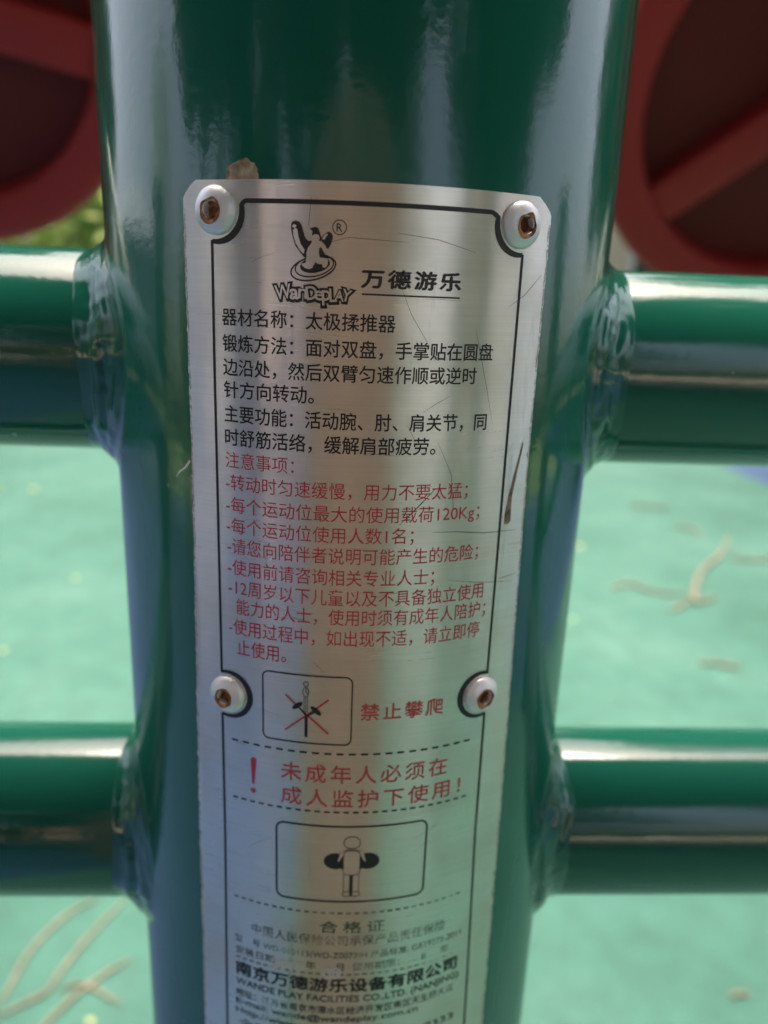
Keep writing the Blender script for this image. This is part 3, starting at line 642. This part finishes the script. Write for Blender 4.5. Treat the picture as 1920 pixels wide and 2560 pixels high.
mb.build('frayed_burr', M_white, npl, True)

# dried lump above the plate's top edge
def lump():
    bm = bmesh.new(); bmesh.ops.create_icosphere(bm, subdivisions=4, radius=1)
    for v_ in bm.verts:
        nn = 1 + 0.16 * noise.noise(v_.co * 2.1 + Vector((3, 1, 0))) + 0.06 * noise.noise(v_.co * 6)
        v_.co = Vector((v_.co.x * 0.0040 * nn, v_.co.y * 0.0017 * nn, v_.co.z * 0.0036 * nn))
    me = bpy.data.meshes.new('dried_mud'); bm.to_mesh(me); bm.free(); me.materials.append(M_lump)
    for p in me.polygons: p.use_smooth = True
    o = bpy.data.objects.new('dried_mud', me); C.objects.link(o)
    a = -20.8 / 58; o.location = (0.0560 * math.sin(a), -0.0560 * math.cos(a), 1.0707); o.rotation_euler = (0, 0, a)
    tag(o, 'small tan lump of dried mud stuck to the post above the plate\'s top edge', 'mud')
lump()

# ---------------------------------------------------------------- litter on the court
def strand(pts, r, label, name='fallen_catkin', cat='catkin', grp='dry catkins on the mint floor'):
    """curled dry strand lying on the floor"""
    P3 = []
    n = len(pts)
    for i in range(n - 1):
        for k in range(6):
            t = k / 6; p0, p1, p2, p3 = pts[max(i - 1, 0)], pts[i], pts[i + 1], pts[min(i + 2, n - 1)]
            f = lambda a, b, c, d: 0.5 * (2 * b + (c - a) * t + (2 * a - 5 * b + 4 * c - d) * t * t + (3 * b - a - 3 * c + d) * t ** 3)
            P3.append((f(p0[0], p1[0], p2[0], p3[0]), f(p0[1], p1[1], p2[1], p3[1])))
    P3.append(pts[-1]); m_ = len(P3); r *= 0.82
    o0 = P3[m_ // 2]
    mb = MB(); rr = [r * (0.45 + 0.55 * min(1, 4 * min(i, m_ - 1 - i) / m_ + 0.1)) * (1 + 0.25 * noise.noise(Vector((i * 0.9, pts[0][0] * 9, 0)))) for i in range(m_)]
    mb.tube([(x - o0[0], y - o0[1], rr[i] * 0.9 + 0.001) for i, (x, y) in enumerate(P3)], rr, 8)
    o = mb.build(name, M_catkin, None, True, (o0[0], o0[1], 0.0)); return tag(o, label, cat, grp)
strand([(-0.432, 0.915), (-0.47, 0.88), (-0.495, 0.83), (-0.506, 0.784), (-0.508, 0.732), (-0.516, 0.705)], 0.0036, 'thin dry catkin curving down the mint floor, outermost at lower left')
strand([(-0.382, 0.916), (-0.404, 0.869), (-0.427, 0.809), (-0.44, 0.764), (-0.45, 0.727), (-0.475, 0.709), (-0.504, 0.688)], 0.0038, 'longest dry catkin on the mint floor, running down from the lower left weld')
strand([(-0.341, 0.789), (-0.369, 0.76), (-0.399, 0.727), (-0.428, 0.679), (-0.431, 0.659)], 0.0040, 'straight dry catkin at lower left, the one nearest the post')
strand([(-0.429, 0.734), (-0.405, 0.743), (-0.382, 0.736), (-0.332, 0.71)], 0.0032, 'short pale catkin crossing under the straight one at lower left')
G2 = 'dried curled leaves on the mint floor'
strand([(1.757, 3.121), (1.595, 2.855), (1.424, 2.652), (1.292, 2.422), (1.258, 2.32), (1.351, 2.374)], 0.011, 'largest hooked tan strand on the mint floor right of the post')
strand([(1.615, 2.823), (1.694, 2.796), (1.811, 2.82)], 0.008, 'pale strand lying beside the upper end of the hooked one, at the right')
strand([(0.971, 2.428), (1.062, 2.486), (1.137, 2.412), (1.27, 2.395)], 0.007, 'wavy tan strand on the floor between the post and the hooked one')
strand([(1.539, 3.265), (1.628, 3.231), (1.627, 3.11)], 0.007, 'short bent strand beyond the hooked one, right of the post')
strand([(1.462, 3.603), (1.56, 3.62), (1.658, 3.598)], 0.007, 'farthest straight brown strand, just under the upper right cross tube')
strand([(1.061, 1.848), (1.11, 1.845), (1.177, 1.82)], 0.007, 'straight brown strand just above the lower right cross tube')
strand([(1.129, 2.243), (1.18, 2.28), (1.248, 2.344)], 0.008, 'stubby strand touching the foot of the hooked one')
strand([(0.618, 0.722), (0.63, 0.727), (0.65, 0.727)], 0.004, 'tiny tan strand alone on the floor at the lower right')
def petal(x, y, r, label):
    bm = bmesh.new(); bmesh.ops.create_uvsphere(bm, u_segments=12, v_segments=8, radius=1)
    for v_ in bm.verts: v_.co = Vector((v_.co.x * r * (1 + 0.3 * noise.noise(v_.co + Vector((x, y, 0)))), v_.co.y * r * 0.8, (v_.co.z * 0.22 + 0.22 + 0.25 * v_.co.x ** 2) * r))
    me = bpy.data.meshes.new('yellow_petal'); bm.to_mesh(me); bm.free(); me.materials.append(M_yellow)
    for p in me.polygons: p.use_smooth = True
    o = bpy.data.objects.new('yellow_petal', me); C.objects.link(o); o.location = (x, y, 0)
    tag(o, label, 'petal', 'fallen yellow petals')
petal(-0.367, 0.682, 0.006, 'yellow petal at the bottom left below the straight catkin')
petal(-1.631, 3.608, 0.020, 'yellow petal under the upper left cross tube, the larger one')
petal(-1.80, 3.59, 0.015, 'yellow petal at the left edge under the upper cross tube')
petal(-1.004, 2.42, 0.010, 'pale petal on the mint floor midway between the left cross tubes')
petal(-1.005, 1.845, 0.009, 'yellow petal at the left edge above the lower cross tube')
petal(0.997, 2.929, 0.016, 'yellow petal close to the post\'s right edge, below the upper weld')
petal(0.757, 2.157, 0.008, 'small pale petal close to the post\'s right edge, between the cross tubes')

# ---------------------------------------------------------------- surroundings
def leaf_cloud(n, rx, ry, rz, size, seed, lobes=9):
    rnd = random.Random(seed); V = []; F = []
    cs = [(Vector((rnd.uniform(-.65, .65), rnd.uniform(-.65, .65), rnd.uniform(-.6, .7))), rnd.uniform(.3, .55)) for _ in range(lobes)]
    for _ in range(n):
        c, r = rnd.choice(cs); d = Vector((rnd.gauss(0, 1), rnd.gauss(0, 1), rnd.gauss(0, 1))).normalized() * r * rnd.uniform(.55, 1.05) + c
        p = Vector((d.x * rx, d.y * ry, d.z * rz)); q = Vector((rnd.gauss(0, 1), rnd.gauss(0, 1), rnd.gauss(0, 1))).normalized(); a = q.orthogonal().normalized(); b = q.cross(a)
        s = size * rnd.uniform(.6, 1.3); i = len(V)
        V += [p - a * s, p + b * s * .5, p + a * s, p - b * s * .5]; F.append((i, i + 1, i + 2, i + 3))
    return V, F
crown_mesh = {}
def tree(x, y, hgt, tr, cr, label, seed, nleaf=4200, lsize=0.19):
    t = tag(empty('tree', (x, y, -0.008)), label, 'tree', 'trees around the court')
    rnd = random.Random(seed); mb = MB()
    pts = [(rnd.uniform(-.08, .08) * k, rnd.uniform(-.08, .08) * k, hgt * 0.75 * k / 7) for k in range(8)]
    mb.tube(pts, [tr * (1.25 if k == 0 else 1 - 0.08 * k) for k in range(8)], 16)
    for k in range(5):
        a = rnd.uniform(0, 6.28); z = hgt * rnd.uniform(.45, .65); mb.tube([(0, 0, z), (math.cos(a) * cr * .35, math.sin(a) * cr * .35, z + cr * .35), (math.cos(a) * cr * .7, math.sin(a) * cr * .7, z + cr * .55)], [tr * .45, tr * .3, tr * .1], 8)
    mb.build('trunk', M_bark, t, True)
    hz = hgt * (0.42 if nleaf == 4200 else 0.27)
    V, F = leaf_cloud(nleaf, cr, cr, hz, lsize, seed, 14); o = mesh('crown', V, F, M_leaf, t, False, (0, 0, hgt * (0.66 if nleaf == 4200 else 0.73)))
    return t
def shrub(x, y, rx, ry, hgt, label, seed, m=None, lsize=0.07):
    t = tag(empty('shrub', (x, y, -0.008)), label, 'shrub'); V, F = leaf_cloud(1800, rx, ry, hgt * .6, lsize, seed, 12); mesh('foliage', V, F, m or M_bush, t, False, (0, 0, hgt * .55))
    mb = MB()
    for k in range(5): mb.tube([(0.05 * k - .1, 0.03 * k, 0), ((k - 2) * rx * .25, 0.1, hgt * .6)], [0.02, 0.008], 6)
    mb.build('stem', M_bark, t, True); return t
def house(x, y, wx, wy, h, label, m, rz=0, mr=None):
    t = tag(empty('house', (x, y, -0.008), (0, 0, rz)), label, 'house')
    mb = MB(); mb.box(-wx / 2, wx / 2, -wy / 2, wy / 2, 0, h); mb.build('wall', m, t)
    mb = MB(); e = 0.4; V = [(-wx / 2 - e, -wy / 2 - e, h + .002), (wx / 2 + e, -wy / 2 - e, h + .002), (wx / 2 + e, wy / 2 + e, h + .002), (-wx / 2 - e, wy / 2 + e, h + .002), (-wx / 2 + wy / 2, 0, h + wy * .28), (wx / 2 - wy / 2, 0, h + wy * .28)]
    mb.add(V, [(0, 3, 2, 1), (0, 1, 5, 4), (2, 3, 4, 5), (1, 2, 5), (3, 0, 4)]); mb.build('roof', mr or M_roof, t)
    for k in range(max(1, int(wx / 3))):
        cx = -wx / 2 + 1.5 + 3 * k
        for sy in (-1, 1):
            yb = sy * (wy / 2 + .003); mb = MB(); mb.box(cx - .6, cx + .6, min(yb, yb + sy * .06), max(yb, yb + sy * .06), 1.0, 2.4); f = mb.build('window', M_frame, t)
            yb += sy * .062; mb = MB(); mb.box(cx - .5, cx + .5, min(yb, yb + sy * .01), max(yb, yb + sy * .01), 1.1, 2.3); mb.build('pane', M_glass, f)
    return t
mb = MB(); mb.lathe([(0.29, 0), (0.275, 0.1), (0.265, 1.38), (0.245, 1.42), (0, 1.44)], 48)
tag(mb.build('log_stand_in', M_bark, None, True, (-0.04, -0.87, 0), 40), 'unseen thick brown log bollard standing in front of the plate, behind the viewer', 'stand_in')  # unseen log shape, added to make the dark band reflected in the plate
TREES = [(-6.5, -5.5, 8, .22, 2.6), (-2.9, -7.9, 9, .25, 2.3), (1.5, -9.0, 9, .24, 3.2), (6.6, -5.0, 8, .2, 2.2), (-3.6, 12.5, 9, .25, 3.4), (0.5, 14, 9, .25, 3.4), (5.5, 12.5, 9, .24, 3.0)]  # those behind the viewer are unseen, added to darken the post's reflections
LBL = ['unseen leafy tree added behind the viewer at the left', 'unseen tall leafy tree added behind the viewer, left of the log', 'unseen tall leafy tree added behind the viewer, right of the log', 'unseen slim tree added behind the viewer at the right', 'dark tree beyond the left wheel', 'dark tree beyond the post', 'dark tree beyond the right wheel']
for i, (a, l) in enumerate(zip(TREES, LBL)): tree(*a, l, 20 + i)
for i, (x, y, hg, cr, l) in enumerate([(-2.6, -2.9, 9.0, 3.3, 'unseen big tree added for shade behind the viewer, left of the log bollard'), (2.6, -2.9, 9.0, 3.3, 'unseen big tree added for shade behind the viewer, right of the log bollard'), (-7.0, -2.6, 9, 3.0, 'unseen big tree added for shade at the far left of the court'), (7.2, -2.9, 9, 3.0, 'unseen big tree added for shade at the far right of the court'), (0.1, -5.6, 9.2, 3.2, 'unseen big tree added for shade behind the log bollard')]):  # unseen canopies added to shade the viewer's side of the court
    tree(x, y, hg, 0.16, cr, l, 90 + i, 8500, 0.30)
def at(az, d): return d * math.sin(math.radians(az)), -d * math.cos(math.radians(az))
for i, (az, d, rx, hg, l) in enumerate([(-66, 7.5, 1.0, 2.9, 'unseen dark evergreen shrub added behind the viewer, leftmost of its row'), (-48, 8, 1.5, 3.1, 'unseen dark evergreen shrub added behind the viewer, second from the left'), (-29, 8, 1.2, 3.0, 'unseen dark evergreen shrub added behind the viewer, just left of the log'), (-6, 8.5, 1.2, 3.4, 'unseen dark evergreen shrub added behind the log bollard'), (14, 8.3, 1.75, 3.3, 'unseen dark evergreen shrub added behind the viewer, just right of the log'), (52, 8, 1.5, 3.2, 'unseen dark evergreen shrub added behind the viewer at the right'), (82, 7.5, 0.6, 2.1, 'unseen low dark shrub added at the right of the court')]):  # unseen shrubs added as dark stretches between the reflected bright streaks
    shrub(*at(az, d), rx, rx * .8, hg, l, 60 + i, M_leaf)
shrub(-2.75, 8.0, 1.2, 0.8, 2.3, 'sunlit yellow-green shrub glimpsed between the left wheel and the cross tube', 41, None, 0.13)
shrub(-4.9, 9.3, 1.3, 0.9, 2.0, 'yellow-green shrub behind the left wheel', 42)
house(5.2, 15.5, 9, 5, 3.2, 'pale beige house glimpsed between the right wheel and the post', M_wall, -0.05)
house(-5.5, -16, 11, 4, 2.2, 'unseen beige house added across the pavement behind the viewer, left', M_wall, -0.3)  # unseen, added as a light surface for the metal to reflect
shrub(*at(-91, 7.5), 0.95, 0.95, 4.6, 'unseen light green shrub added at the left of the court, the taller of two', 71)  # unseen pair, added to narrow the bright strip on the post's left
shrub(*at(-79, 7.0), 0.55, 0.55, 2.9, 'unseen light green shrub added at the left of the court, the shorter of two', 72)
for x, y, hg, cr, l, sd_ in ((-7.2, 8.8, 9, 3.0, 'added dark tree at the left beyond the blue-grey house', 80), (-4.6, 6.6, 8, 1.9, 'added dark tree left of the left wheel', 81), (5.6, 5.6, 8, 2.2, 'added dark tree right of the right wheel', 82), (8.6, 7.0, 8, 2.4, 'added dark tree at the far right beyond the wheels', 83)):  # added to keep reflections along the post's outer edges dark
    tree(x, y, hg, .2, cr, l, sd_)
shrub(5.0, 4.6, 1.2, 0.9, 2.6, 'added dark rounded shrub right of the right wheel', 84, M_leaf)  # side shrubs added with those trees to block low sky from reflections
shrub(-4.6, 5.6, 1.1, 0.9, 2.6, 'added dark rounded shrub left of the left wheel', 85, M_leaf)

house(-12.5, 5.0, 8, 5, 3.0, 'unseen low blue-grey house added to the left of the court', M_bluewall, math.pi / 2 + 0.2, M_greyroof)  # unseen, added for the blue-grey strip reflected in the post
